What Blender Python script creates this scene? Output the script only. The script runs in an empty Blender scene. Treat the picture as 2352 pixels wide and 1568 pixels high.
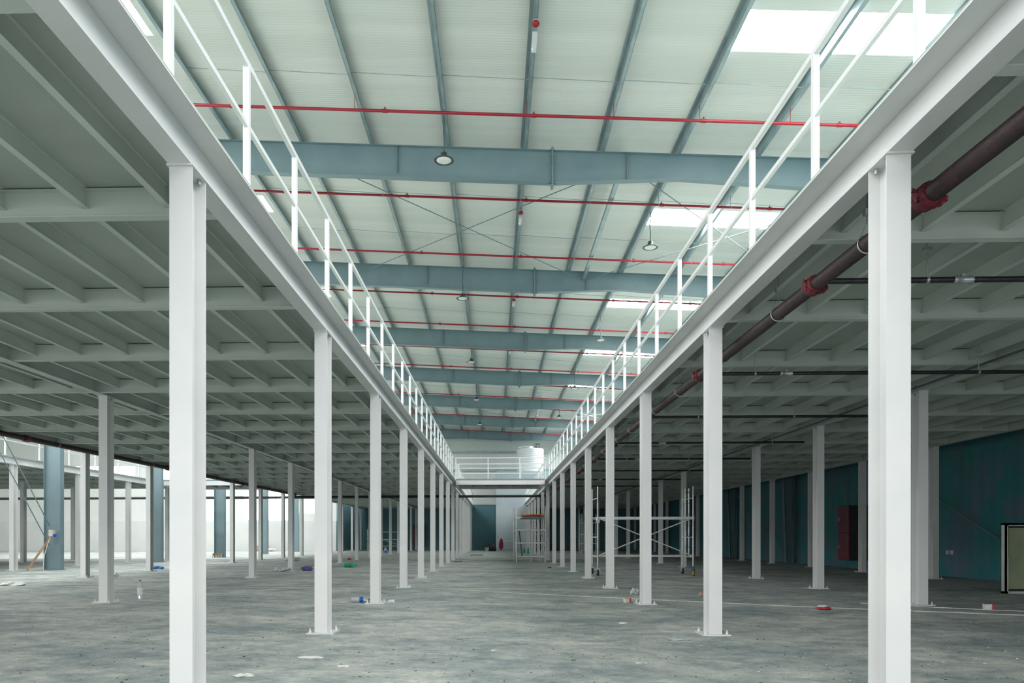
import bpy, math, random
from mathutils import Vector, Matrix
random.seed(7)
PI = math.pi
S = bpy.context.scene
COL = S.collection

# ------------------------------------------------------------------ materials
def nodes(name):
    m = bpy.data.materials.new(name); m.use_nodes = True
    nt = m.node_tree
    return m, nt, nt.nodes['Principled BSDF']

def paint(name, c1, c2=None, scale=3.0, rough=0.5, metal=0.0, bump=0.0, bscale=None, stretch=(1, 1, 1), detail=4, lo=.35, hi=.65):
    m, nt, b = nodes(name)
    N = nt.nodes; L = nt.links
    c2 = c2 or tuple(x * .88 for x in c1)
    tc = N.new('ShaderNodeTexCoord'); mp = N.new('ShaderNodeMapping'); mp.inputs['Scale'].default_value = stretch
    L.new(tc.outputs['Object'], mp.inputs['Vector'])
    n = N.new('ShaderNodeTexNoise'); n.inputs['Scale'].default_value = scale; n.inputs['Detail'].default_value = detail
    L.new(mp.outputs[0], n.inputs['Vector'])
    r = N.new('ShaderNodeValToRGB')
    r.color_ramp.elements[0].position = lo; r.color_ramp.elements[0].color = (*c1, 1)
    r.color_ramp.elements[1].position = hi; r.color_ramp.elements[1].color = (*c2, 1)
    L.new(n.outputs['Fac'], r.inputs['Fac']); L.new(r.outputs['Color'], b.inputs['Base Color'])
    b.inputs['Roughness'].default_value = rough; b.inputs['Metallic'].default_value = metal
    if bump:
        n2 = N.new('ShaderNodeTexNoise'); n2.inputs['Scale'].default_value = bscale or scale * 6; n2.inputs['Detail'].default_value = 3
        L.new(mp.outputs[0], n2.inputs['Vector'])
        bp = N.new('ShaderNodeBump'); bp.inputs['Strength'].default_value = bump; bp.inputs['Distance'].default_value = .02
        L.new(n2.outputs['Fac'], bp.inputs['Height']); L.new(bp.outputs[0], b.inputs['Normal'])
    return m

def ribbed(name, c1, c2, axis, freq, rough, strength, nscale=.3, stretch=(1, 1, 1), spec=.5):
    m, nt, b = nodes(name); N = nt.nodes; L = nt.links
    tc = N.new('ShaderNodeTexCoord')
    w = N.new('ShaderNodeTexWave'); w.bands_direction = axis; w.inputs['Scale'].default_value = freq; w.wave_profile = 'SIN'
    L.new(tc.outputs['Object'], w.inputs['Vector'])
    bp = N.new('ShaderNodeBump'); bp.inputs['Strength'].default_value = strength; bp.inputs['Distance'].default_value = .02
    L.new(w.outputs['Fac'], bp.inputs['Height']); L.new(bp.outputs[0], b.inputs['Normal'])
    mp = N.new('ShaderNodeMapping'); mp.inputs['Scale'].default_value = stretch; L.new(tc.outputs['Object'], mp.inputs['Vector'])
    n = N.new('ShaderNodeTexNoise'); n.inputs['Scale'].default_value = nscale; n.inputs['Detail'].default_value = 3
    L.new(mp.outputs[0], n.inputs['Vector'])
    r = N.new('ShaderNodeValToRGB'); r.color_ramp.elements[0].position = .4; r.color_ramp.elements[1].position = .62
    r.color_ramp.elements[0].color = (*c1, 1); r.color_ramp.elements[1].color = (*c2, 1)
    L.new(n.outputs['Fac'], r.inputs['Fac']); L.new(r.outputs['Color'], b.inputs['Base Color'])
    b.inputs['Roughness'].default_value = rough; b.inputs['Specular IOR Level'].default_value = spec
    return m

def emit(name, c, s):
    m = bpy.data.materials.new(name); m.use_nodes = True; nt = m.node_tree; nt.nodes.clear()
    e = nt.nodes.new('ShaderNodeEmission'); e.inputs[0].default_value = (*c, 1); e.inputs[1].default_value = s
    o = nt.nodes.new('ShaderNodeOutputMaterial'); nt.links.new(e.outputs[0], o.inputs[0]); return m

def glassy(name, c, rough=.08, trans=.75):
    m, nt, b = nodes(name)
    b.inputs['Base Color'].default_value = (*c, 1); b.inputs['Roughness'].default_value = rough
    b.inputs['Transmission Weight'].default_value = trans; b.inputs['IOR'].default_value = 1.3
    return m

def floor_mat():
    m, nt, b = nodes('dusty_concrete'); N = nt.nodes; L = nt.links
    tc = N.new('ShaderNodeTexCoord')
    def noise(scale, st, det, rot=0, rough=.55):
        mp = N.new('ShaderNodeMapping'); mp.inputs['Scale'].default_value = st; mp.inputs['Rotation'].default_value = (0, 0, rot)
        L.new(tc.outputs['Object'], mp.inputs['Vector'])
        n = N.new('ShaderNodeTexNoise'); n.inputs['Scale'].default_value = scale; n.inputs['Detail'].default_value = det; n.inputs['Roughness'].default_value = rough
        L.new(mp.outputs[0], n.inputs['Vector']); return n.outputs['Fac']
    def ramp(f, a, bb, ca, cb):
        r = N.new('ShaderNodeValToRGB'); e = r.color_ramp.elements
        e[0].position = a; e[1].position = bb; e[0].color = (*ca, 1); e[1].color = (*cb, 1)
        L.new(f, r.inputs['Fac']); return r.outputs['Color']
    def mix(mode, fac, a, c):
        x = N.new('ShaderNodeMix'); x.data_type = 'RGBA'; x.blend_type = mode
        if isinstance(fac, float): x.inputs[0].default_value = fac
        else: L.new(fac, x.inputs[0])
        L.new(a, x.inputs[6]); L.new(c, x.inputs[7]); return x.outputs[2]
    big = ramp(noise(.5, (.9, 1.1, 1), 8, .3, .66), .38, .60, FLOOR_A, FLOOR_B)
    med = ramp(noise(2.6, (.85, 1.1, 1), 9, .5, .74), .38, .62, (.58, .63, .65), (1.1, 1.08, 1.02))
    c = mix('MULTIPLY', 1.0, big, med)
    fine = ramp(noise(17, (.8, 1.1, 1), 7, -.1, .76), .40, .62, (.74, .77, .79), (1.08, 1.08, 1.06))
    c = mix('MULTIPLY', .8, c, fine)
    # scuffs and dark scratches
    sc = ramp(noise(8, (.5, 1.4, 1), 6, .5, .8), .61, .66, (1, 1, 1), (.42, .5, .52))
    c = mix('MULTIPLY', .8, c, sc)
    sc2 = ramp(noise(30, (.8, 1, 1), 4, -.5, .7), .66, .70, (1, 1, 1), (.36, .42, .44))
    c = mix('MULTIPLY', .8, c, sc2)
    # plaster smears
    pl = ramp(noise(4, (.6, 1.4, 1), 7, -.4, .76), .60, .72, (0, 0, 0), (.16, .16, .145))
    c = mix('ADD', .6, c, pl)
    L.new(c, b.inputs['Base Color']); b.inputs['Roughness'].default_value = .72
    b.inputs['Specular IOR Level'].default_value = .35
    bp = N.new('ShaderNodeBump'); bp.inputs['Strength'].default_value = .5; bp.inputs['Distance'].default_value = .05
    L.new(noise(5, (1, 1, 1), 8, .1, .74), bp.inputs['Height']); L.new(bp.outputs[0], b.inputs['Normal'])
    return m

FLOOR_A = (.33, .38, .385); FLOOR_B = (.62, .625, .59)
M = {}
M['white'] = paint('white_steel_paint', (.70, .705, .69), (.64, .655, .65), 1.3, .42, 0, .05, 30)
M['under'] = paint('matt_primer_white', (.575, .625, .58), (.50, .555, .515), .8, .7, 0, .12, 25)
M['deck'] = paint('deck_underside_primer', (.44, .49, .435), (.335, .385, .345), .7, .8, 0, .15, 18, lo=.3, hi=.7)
M['rail'] = paint('railing_white', (.74, .75, .745), (.68, .70, .70), 2, .4)
M['blue'] = paint('blue_grey_frame_paint', (.19, .275, .30), (.165, .245, .27), 1.2, .38, 0, .05, 12)
M['purlin'] = paint('galvanised_purlin', (.36, .45, .47), (.26, .35, .38), 2.0, .3, .4)
M['galv'] = paint('galvanised_tube', (.52, .56, .56), (.38, .42, .43), 6, .38, .6)
M['scaf'] = paint('worn_white_scaffold_tube', (.72, .75, .74), (.55, .58, .58), 5, .45, .05)
M['bolt'] = paint('zinc_bolt', (.42, .46, .46), (.3, .34, .35), 9, .4, .6)
M['roof'] = ribbed('roof_sheet', (.69, .705, .675), (.78, .785, .76), 'Y', 3.2, .32, .12, .7, (.06, 1.5, 1), .5)
M['clad'] = ribbed('white_wall_cladding', (.74, .76, .73), (.69, .72, .69), 'X', 2.0, .5, .12)
M['teal'] = ribbed('blue_grey_wall_paint', (.03, .23, .245), (.11, .19, .245), 'Y', .55, .6, .5, .8)
M['tealx'] = ribbed('blue_grey_wall_paint_back', (.12, .30, .33), (.13, .24, .29), 'X', .8, .6, .1, .25)
M['block'] = paint('pale_grey_render', (.50, .57, .60), (.44, .51, .55), .6, .8, 0, .1, 9)
M['plaster'] = paint('pale_plaster', (.70, .71, .69), (.64, .66, .65), .5, .8, 0, .1, 9)
M['floor'] = floor_mat()
M['redpipe'] = paint('red_pipe_gloss', (.36, .006, .022), (.30, .005, .02), 3, .3)
M['maroon'] = paint('maroon_pipe_paint', (.042, .017, .020), (.022, .012, .014), 7, .5, 0, .3, 40)
M['maroon2'] = paint('bright_red_clamp', (.24, .006, .022), (.05, .008, .012), 22, .4, 0, .8, 60)
M['black'] = paint('black_steel_pipe', (.012, .015, .016), (.028, .03, .03), 9, .4, .2)
M['tank'] = ribbed('white_tank_plastic', (.84, .87, .89), (.80, .84, .87), 'Z', 1.5, .45, .1)
M['dark'] = paint('dark_rubber', (.02, .022, .024), (.04, .045, .045), 12, .6)
M['lamp_body'] = paint('dark_lamp_housing', (.03, .05, .055), (.05, .07, .075), 6, .35)
M['lens'] = paint('frosted_lens', (.86, .87, .85), (.8, .82, .8), 8, .3)
M['cable'] = paint('grey_flex', (.10, .14, .15), (.07, .1, .11), 8, .6)
M['sky'] = emit('daylight_panel', (.985, .99, 1.0), 22.0)
M['skyl'] = emit('daylight_panel_left', (.985, .99, 1.0), 16.0)
M['day'] = emit('daylight_window', (.98, .98, 1.0), 6.0)
M['wood'] = paint('pine_board', (.50, .34, .20), (.36, .20, .12), 7, .7, 0, .2, 30, (1, 1, .15))
M['woodd'] = paint('dark_board', (.16, .14, .12), (.08, .08, .075), 6, .8)
M['orange'] = paint('orange_sacking', (.55, .22, .09), (.40, .14, .06), 8, .8, 0, .5, 25)
M['cloth'] = paint('wine_red_cloth', (.26, .03, .08), (.17, .02, .055), 8, .9, 0, .4, 20)
M['bucket'] = paint('pale_bucket_plastic', (.55, .60, .60), (.42, .48, .49), 6, .5)
M['bag'] = paint('black_plastic_bag', (.008, .012, .012), (.025, .03, .03), 9, .4, 0, .6, 18)
M['purple'] = paint('violet_plastic_bag', (.14, .11, .33), (.09, .07, .22), 9, .45, 0, .7, 18)
M['bluebag'] = paint('blue_plastic_bag', (.03, .25, .50), (.02, .14, .33), 9, .4, 0, .7, 22)
M['clear'] = paint('greyish_clear_film', (.50, .54, .54), (.40, .45, .46), 9, .25, 0, .8, 22)
M['paper'] = paint('white_paper', (.72, .73, .70), (.60, .61, .58), 12, .8, 0, .4, 30)
M['card'] = paint('cream_card', (.68, .62, .52), (.58, .52, .44), 12, .7)
M['redcard'] = paint('red_print', (.52, .04, .05), (.42, .03, .05), 12, .6)
M['stone'] = paint('pinkish_brick_lump', (.46, .30, .24), (.35, .23, .19), 12, .9, 0, .6, 40)
M['green'] = glassy('green_bottle_plastic', (.02, .62, .22), .12, .45)
M['pet'] = glassy('clear_bottle_plastic', (.86, .92, .98), .10, .55)
M['bluecap'] = paint('blue_label', (.015, .13, .62), (.01, .10, .5), 12, .4)
M['redcap'] = paint('dark_red_cap', (.25, .02, .04), (.2, .02, .03), 12, .4)
M['olive'] = paint('olive_backplate', (.33, .36, .22), (.25, .30, .20), 1.6, .6, 0, 0)
M['cream'] = paint('cream_enclosure_paint', (.58, .60, .54), (.50, .53, .48), 3, .5)
M['redcab'] = paint('dull_red_cabinet', (.20, .035, .055), (.15, .025, .04), 3, .45)
M['glowg'] = emit('green_indicator', (.1, 1, .4), 3)
M['yellow'] = paint('yellow_wheel', (.42, .26, .04), (.3, .18, .03), 8, .6)
M['bluew'] = paint('blue_hub', (.04, .16, .24), (.03, .1, .16), 8, .6)

# ------------------------------------------------------------------ mesh helper
class MB:
    def __init__(s): s.v = []; s.f = []; s.sm = []
    def _add(s, vs, fs, smooth=False):
        n = len(s.v); s.v += [tuple(p) for p in vs]; s.f += [tuple(i + n for i in f) for f in fs]; s.sm += [smooth] * len(fs)
    def box(s, x0, x1, y0, y1, z0, z1):
        vs = [(x0, y0, z0), (x1, y0, z0), (x1, y1, z0), (x0, y1, z0), (x0, y0, z1), (x1, y0, z1), (x1, y1, z1), (x0, y1, z1)]
        s._add(vs, [(0, 3, 2, 1), (4, 5, 6, 7), (0, 1, 5, 4), (1, 2, 6, 5), (2, 3, 7, 6), (3, 0, 4, 7)]); return s
    def quad(s, *p): s._add(p, [(0, 1, 2, 3)]); return s
    def prism(s, prof, axis, a, b):
        """closed profile (list of 2D) extruded along axis 0/1/2 from a to b"""
        def P(q, t):
            if axis == 0: return (t, q[0], q[1])
            if axis == 1: return (q[0], t, q[1])
            return (q[0], q[1], t)
        n = len(prof); vs = [P(q, a) for q in prof] + [P(q, b) for q in prof]
        fs = [(i, (i + 1) % n, (i + 1) % n + n, i + n) for i in range(n)] + [tuple(range(n - 1, -1, -1)), tuple(range(n, 2 * n))]
        s._add(vs, fs); return s
    def bar(s, p0, p1, w, h, up=(0, 0, 1)):
        p0 = Vector(p0); p1 = Vector(p1); d = (p1 - p0).normalized(); u = Vector(up)
        if abs(d.dot(u)) > .99: u = Vector((1, 0, 0))
        a = d.cross(u).normalized(); c = a.cross(d).normalized()
        vs = [p + a * sx * w / 2 + c * sz * h / 2 for p in (p0, p1) for sx, sz in ((-1, -1), (1, -1), (1, 1), (-1, 1))]
        s._add(vs, [(0, 3, 2, 1), (4, 5, 6, 7), (0, 1, 5, 4), (1, 2, 6, 5), (2, 3, 7, 6), (3, 0, 4, 7)]); return s
    def tube(s, pts, r, n=10, cap=True):
        pts = [Vector(p) for p in pts]; rings = []
        for i, p in enumerate(pts):
            d = (pts[min(i + 1, len(pts) - 1)] - pts[max(i - 1, 0)]).normalized()
            u = Vector((0, 0, 1)) if abs(d.z) < .9 else Vector((1, 0, 0))
            a = d.cross(u).normalized(); c = a.cross(d)
            rr = r[i] if isinstance(r, (list, tuple)) else r
            rings.append([p + a * math.cos(2 * PI * k / n) * rr + c * math.sin(2 * PI * k / n) * rr for k in range(n)])
        vs = [q for R in rings for q in R]; fs = []
        for i in range(len(pts) - 1):
            for k in range(n): fs.append((i * n + k, i * n + (k + 1) % n, (i + 1) * n + (k + 1) % n, (i + 1) * n + k))
        s._add(vs, fs, True)
        if cap:
            s._add(rings[0], [tuple(range(n))]); s._add(rings[-1], [tuple(range(n - 1, -1, -1))])
        return s
    def lathe(s, prof, c=(0, 0, 0), n=20, R=None):
        """prof [(r,z)] around z through c; R optional Matrix 3x3"""
        vs = []
        for r, z in prof:
            for k in range(n):
                p = Vector((r * math.cos(2 * PI * k / n), r * math.sin(2 * PI * k / n), z))
                if R: p = R @ p
                vs.append(p + Vector(c))
        fs = []
        for i in range(len(prof) - 1):
            for k in range(n): fs.append((i * n + k, i * n + (k + 1) % n, (i + 1) * n + (k + 1) % n, (i + 1) * n + k))
        s._add(vs, fs, True)
        m = len(prof) - 1
        s._add(vs[:n], [tuple(range(n - 1, -1, -1))]); s._add(vs[m * n:], [tuple(range(n))])
        return s
    def lump(s, c, r, n=14, m=8, jag=.25, seed=0):
        rd = random.Random(seed); vs = []; fs = []
        ph = [rd.random() * 6 for _ in range(6)]
        def k_(t, p): return 1 + jag * (math.sin(3 * t + ph[0]) * math.sin(2 * p + ph[1]) + .6 * math.sin(5 * t + 4 * p + ph[2]) + .4 * math.sin(9 * t + ph[3]) * math.sin(6 * p + ph[4]))
        for i in range(m + 1):
            p = PI * i / m
            for k in range(n):
                t = 2 * PI * k / n; q = k_(t, p) if 0 < i < m else 1
                vs.append((c[0] + r[0] * q * math.sin(p) * math.cos(t), c[1] + r[1] * q * math.sin(p) * math.sin(t), max(.002, c[2] + r[2] * q * math.cos(p))))
        for i in range(m):
            for k in range(n): fs.append((i * n + k, (i + 1) * n + k, (i + 1) * n + (k + 1) % n, i * n + (k + 1) % n))
        s._add(vs, fs, False); return s
    def mesh(s, name, mat, off=(0, 0, 0)):
        me = bpy.data.meshes.new(name)
        me.from_pydata([(p[0] - off[0], p[1] - off[1], p[2] - off[2]) for p in s.v], [], s.f)
        me.polygons.foreach_set('use_smooth', s.sm); me.materials.append(mat); me.update(); return me
    def build(s, name, mat, parent=None, origin=None):
        base = ORG.get(parent.name, (0, 0, 0)) if parent else (origin or (0, 0, 0))
        o = bpy.data.objects.new(name, s.mesh(name, mat, base)); COL.objects.link(o)
        if parent: o.parent = parent; ORG[o.name] = base
        else: o.location = base; ORG[o.name] = tuple(base)
        return o
ORG = {}

def words(l): return len(l.replace('-', ' ').split())
def tag(o, label, cat, group=None, kind=None):
    assert 4 <= words(label) <= 16, (words(label), label)
    o['label'] = label; o['category'] = cat
    if group: o['group'] = group
    o['kind'] = kind or 'thing'
    return o
def thing(name, label, cat, loc, group=None):
    o = bpy.data.objects.new(name, None); COL.objects.link(o); o.location = loc; o.empty_display_size = .1
    ORG[o.name] = tuple(loc); return tag(o, label, cat, group)
def struct(name, mb, mat, parent=None):
    o = mb.build(name, mat, parent)
    if not parent: o['kind'] = 'structure'
    return o
def kids(o): return KIDS.get(o.name, [])
KIDS = {}
def dup(root, loc, label, group=None):
    def cp(o, par):
        c = o.copy(); COL.objects.link(c); c.parent = par
        for ch in CH[o.name]: cp(ch, c)
        return c
    r = cp(root, None); r.location = loc; r['label'] = label
    assert 4 <= words(label) <= 16, (words(label), label)
    if group: r['group'] = group
    ORG[r.name] = tuple(loc)
    return r
class _CH(dict):
    def __missing__(s, k): return [o for o in COL.objects if o.parent and o.parent.name == k]
CH = _CH()
def freeze(root):
    """remember the children of a source thing so that copying is quick"""
    def rec(o):
        c = [x for x in COL.objects if x.parent == o]; CH[o.name] = c
        for x in c: rec(x)
    rec(root)
ORD = 'first second third fourth fifth sixth seventh eighth ninth tenth eleventh twelfth thirteenth fourteenth fifteenth sixteenth seventeenth eighteenth nineteenth twentieth'.split()
ORD += ['twenty ' + x for x in ORD[:9]] + ['thirtieth'] + ['thirty ' + x for x in ORD[:9]]

# ------------------------------------------------------------------ dimensions
Y0, BAY = 6.415, 5.104
LX = [-2.694, -8.873, -15.118]; RX = [3.351, 9.348, 15.573]; AX = [-21.207, -27.4, -33.5]
ZB, ZJ, ZD, ZT = 4.688, 4.80, 5.00, 5.03      # beam bottom, joist bottom, deck underside, deck top
YF, YB, YR = -2.5, 86.0, 77.9
def roofz(x): return 13.62 - .0485 * x if x > -20.8 else 14.63 + .0485 * (x + 20.8)
def raftz(x): return 13.34 - .0485 * x
FRAMES = [22.7 + 10.1 * k for k in range(7)]

# ------------------------------------------------------------------ setting
f = MB(); f.box(-62, 19, -40, 88, -.2, 0); struct('floor', f, M['floor'])
j = MB()
j.bar((-62, 24.5, .002), (19, 21.0, .002), .035, .004); struct('trim_1', j, M['dark'])

# roof with skylight openings
SKY = []
for k in range(-2, 7):
    ya = 16.85 + 10.1 * k
    SKY.append((5.62, 16.4, ya, ya + 1.42)); SKY.append((-19.6, -8.55, ya, ya + 1.42)); SKY.append((-40, -24, ya, ya + 1.42))
xs = sorted({-60.0, -40, -24, -20.8, -19.6, -8.55, 5.62, 16.4, 17.3}); ys = sorted({5.0, 87.0} | {t for q in SKY for t in q[2:]} )
ys = [y for y in ys if 5 <= y <= 87]
rf = MB()
for i in range(len(xs) - 1):
    for q in range(len(ys) - 1):
        xa, xb, ya, yb = xs[i], xs[i + 1], ys[q], ys[q + 1]
        xm, ym = (xa + xb) / 2, (ya + yb) / 2
        if any(s[0] < xm < s[1] and s[2] < ym < s[3] for s in SKY): continue
        rf.quad((xa, ya, roofz(xa)), (xa, yb, roofz(xa)), (xb, yb, roofz(xb)), (xb, ya, roofz(xb)))
        rf.quad((xa, ya, roofz(xa) + .06), (xb, ya, roofz(xb) + .06), (xb, yb, roofz(xb) + .06), (xa, yb, roofz(xa) + .06))
struct('ceiling', rf, M['roof'])
wn = 1
for s in SKY:
    if s[2] < 5: continue
    g = MB(); d = .035
    g._add([(s[0] - .02, s[2] - .02, roofz(s[0]) + d), (s[0] - .02, s[3] + .02, roofz(s[0]) + d), (s[1] + .02, s[3] + .02, roofz(s[1]) + d), (s[1] + .02, s[2] - .02, roofz(s[1]) + d)], [(0, 1, 2, 3)])
    struct('window_%d' % wn, g, M['skyl'] if s[0] < 0 else M['sky']); wn += 1

# mezzanine decks (the ceilings under them)
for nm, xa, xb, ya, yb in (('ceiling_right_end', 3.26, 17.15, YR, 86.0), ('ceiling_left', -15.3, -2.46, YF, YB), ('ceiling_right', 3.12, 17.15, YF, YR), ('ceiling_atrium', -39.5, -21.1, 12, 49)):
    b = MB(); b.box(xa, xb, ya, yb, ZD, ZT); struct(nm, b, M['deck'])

def wall_xz(name, y, t, x0, x1, z0, z1, holes, mat):
    X = sorted({x0, x1} | {h[0] for h in holes} | {h[1] for h in holes}); Z = sorted({z0, z1} | {h[2] for h in holes} | {h[3] for h in holes})
    b = MB()
    for i in range(len(X) - 1):
        for k in range(len(Z) - 1):
            xm, zm = (X[i] + X[i + 1]) / 2, (Z[k] + Z[k + 1]) / 2
            if any(h[0] < xm < h[1] and h[2] < zm < h[3] for h in holes): continue
            b.box(X[i], X[i + 1], y, y + t, Z[k], Z[k + 1])
    return struct(name, b, mat)
wall_xz('wall_back', 86, .2, -16.6, 17.2, 0, 5.3, [], M['tealx'])
wall_xz('wall_back_upper', 86.02, .2, -16.6, 17.2, 5.3, 14.6, [], M['clad'])
HO = [(-34.4, -29.6, 3.2, 5.5), (-36.0, -33.0, 7.0, 9.0), (-26.5, -21.3, 3.2, 6.4), (-20.1, -18.6, 3.9, 5.5), (-48, -38, 7.0, 9.0), (-29.5, -23, 8.2, 10.0)]
wall_xz('wall_back_left', 77, .2, -60, -16.6, 0, 14.9, HO, M['clad'])
b = MB(); b.box(-60, -16.6, 76.85, 77, 0, 3.15); struct('wall_dado', b, M['plaster'])
b = MB(); b.box(-16.6, -16.4, 77, 86, 0, 14.7); struct('wall_return', b, M['tealx'])
b = MB(); b.box(17.15, 17.35, -8, 87, 0, 13.2); struct('wall_right', b, M['teal'])
b = MB(); b.box(-60.2, -60, -8, 87, 0, 13.2); struct('wall_left', b, M['clad'])
for h in HO:
    g = MB(); g.quad((h[0], 77.1, h[2]), (h[0], 77.1, h[3]), (h[1], 77.1, h[3]), (h[1], 77.1, h[2]))
    w = struct('window_%d' % wn, g, M['day']); wn += 1
    fr = MB(); n = max(1, round((h[1] - h[0]) / 1.6))
    for k in range(n + 1):
        x = h[0] + (h[1] - h[0]) * k / n; fr.box(x - .03, x + .03, 77.02, 77.09, h[2], h[3])
    fr.box(h[0], h[1], 77.02, 77.09, h[2], h[2] + .06); fr.box(h[0], h[1], 77.02, 77.09, h[3] - .06, h[3])
    fr.build('window_frame', M['rail'], w)
# girts on the upper back wall, skirting angle under the cladding
for n_, z in enumerate((7.2, 9.09, 11.17, 12.9)):
    b = MB(); b.box(-16.3, 17.1, 85.82, 86.0, z, z + .2) if z < 12.5 else b.box(-16.3, 12, 85.82, 86, z, z + .2)
    struct('trim_%d' % (n_ + 2), b, M['purlin'])
b = MB(); b.box(-16.3, 17.1, 85.9, 86.0, 5.2, 5.36); struct('trim_6', b, M['white'])
# utility block at the end of the hall
b = MB(); b.prism([(.09, 0), (3.23, 0), (3.23, ZT + .01), (5.9, ZT + .01), (5.9, 8.37), (.09, 8.37)], 1, 78, 85.8)
tag(b.build('utility_block', M['block'], None, (4.5, 82, 0)), 'tall pale grey rendered block against the far end wall carrying the water tank', 'block')

# ------------------------------------------------------------------ columns
def make_column(bolts=True, name='steel_column'):
    t = thing(name, 'white steel column to be copied along rows', 'column', (0, 0, 0), 'white steel columns')
    s = MB()
    s.box(-.1, .1, -.15, -.138, .02, ZB - .015); s.box(-.1, .1, .138, .15, .02, ZB - .015); s.box(-.006, .006, -.138, .138, .02, ZB - .015)
    s.build('shaft', M['white'], t)
    b = MB(); b.box(-.21, .21, -.24, .24, .001, .022); b.build('base_plate', M['white'], t)
    c = MB(); c.box(-.115, .115, -.18, .18, ZB - .015, ZB); c.build('cap_plate', M['white'], t)
    if bolts:
        for sx in (-1, 1):
            for sy in (-1, 1):
                q = MB(); q.lathe([(.022, .022), (.022, .05), (.012, .052), (.012, .085)], (sx * .16, sy * .19, 0), 6); q.build('anchor_bolt', M['white'], t)
        for sx in (-1, 1):
            for sy in (-1, 1):
                q = MB(); q.lathe([(.018, ZB - .06), (.018, ZB - .016)], (sx * .06, sy * .09, 0), 6); q.build('cap_bolt', M['bolt'], t)
    return t
colA = make_column(True); freeze(colA)
colB = make_column(False); freeze(colB)
used = set()
def put(proto, loc, label, group):
    if proto.name not in used:
        used.add(proto.name); proto.location = loc; proto['label'] = label; proto['group'] = group; ORG[proto.name] = tuple(loc)
        assert 4 <= words(label) <= 16, label; return proto
    return dup(proto, loc, label, group)
ROWS = [(LX[0], range(0, 16), 'white column %s from the camera in the row lining the left of the aisle', 'columns left of the aisle'),
        (RX[0], range(0, 16), 'white column %s from the camera in the row lining the right of the aisle', 'columns right of the aisle'),
        (LX[1], range(2, 16), 'white column %s nearest in the middle row under the left mezzanine', 'columns in the middle row of the left mezzanine'),
        (LX[2], range(4, 16), 'white column %s nearest in the row beside the bright left atrium', 'columns at the atrium edge of the left mezzanine'),
        (RX[1], range(2, 16), 'white column %s nearest in the middle row under the right mezzanine', 'columns in the middle row of the right mezzanine'),
        (RX[2], range(4, 16), 'white column %s nearest in the row beside the teal right wall', 'columns near the right wall'),
        (AX[0], range(5, 9), 'white column %s nearest under the edge of the mezzanine beyond the left atrium', 'columns across the atrium'),
        (AX[1], range(7, 9), 'white column %s nearest in the second row of the mezzanine beyond the left atrium', 'columns across the atrium'),
        (AX[2], range(8, 9), 'white column %s nearest in the third row of the mezzanine beyond the left atrium', 'columns across the atrium')]
for x, rg, lab, grp in ROWS:
    for n_, k in enumerate(rg):
        y = Y0 + BAY * k
        near = k < 5
        put(colA if near else colB, (x, y, 0), lab % ORD[n_], grp)

# ------------------------------------------------------------------ mezzanine steel
def ibeam_y(mb, x, y0, y1, zb, zt, w=.2, t=.014):
    mb.box(x - w / 2, x + w / 2, y0, y1, zb, zb + t); mb.box(x - w / 2, x + w / 2, y0, y1, zt - t, zt); mb.box(x - .006, x + .006, y0, y1, zb + t, zt - t)
def ibeam_x(mb, y, x0, x1, zb, zt, w=.12, t=.01):
    mb.box(x0, x1, y - w / 2, y + w / 2, zb, zb + t); mb.box(x0, x1, y - w / 2, y + w / 2, zt - t, zt); mb.box(x0, x1, y - .005, y + .005, zb + t, zt - t)
MAIN = [(LX[0], 'long white edge beam along the left side of the aisle'), (LX[1], 'long beam over the middle column row of the left mezzanine'),
        (LX[2], 'long beam over the atrium side columns of the left mezzanine'), (RX[0], 'long white edge beam along the right side of the aisle'),
        (RX[1], 'long beam carrying two conduits over the middle columns of the right mezzanine'), (RX[2], 'long beam over the columns nearest the right wall')]
for x, lab in MAIN:
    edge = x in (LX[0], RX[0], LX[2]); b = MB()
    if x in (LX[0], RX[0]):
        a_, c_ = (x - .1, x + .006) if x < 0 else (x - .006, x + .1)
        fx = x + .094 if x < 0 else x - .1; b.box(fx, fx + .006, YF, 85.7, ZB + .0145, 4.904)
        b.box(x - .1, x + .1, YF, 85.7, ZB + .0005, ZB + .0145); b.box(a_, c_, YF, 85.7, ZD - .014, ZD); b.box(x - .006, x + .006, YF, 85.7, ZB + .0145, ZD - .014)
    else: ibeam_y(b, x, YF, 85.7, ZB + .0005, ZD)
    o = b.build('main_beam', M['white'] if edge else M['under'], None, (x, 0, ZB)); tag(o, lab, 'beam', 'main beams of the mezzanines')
b = MB(); ibeam_y(b, AX[0], 12, 49, ZB + .0005, ZD, .2); tag(b.build('main_beam', M['white'], None, (AX[0], 12, ZB)), 'white edge beam of the mezzanine beyond the left atrium', 'beam', 'main beams of the mezzanines')
# deck nosing plates over the aisle
ZS = 4.905
for lab, tip, face, inner in (('left', -2.393, LX[0] + .1, -2.46), ('right', 3.035, RX[0] - .1, 3.12)):
    sg = 1 if lab == 'left' else -1; ye = 85.7 if lab == 'left' else YR
    b = MB()
    for xa, xb, za, zb in ((face, tip, ZS, ZS + .012), (inner - sg * .012, inner - sg * .004, ZS + .012, ZD - .001)):
        b.box(min(xa, xb), max(xa, xb), YF, ye, za, zb)
    tag(b.build('deck_nosing', M['white'], None, (tip, 0, ZS)), 'thin white lip plate along the %s mezzanine edge above the aisle' % lab, 'edge trim', 'mezzanine edge trims')

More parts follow.
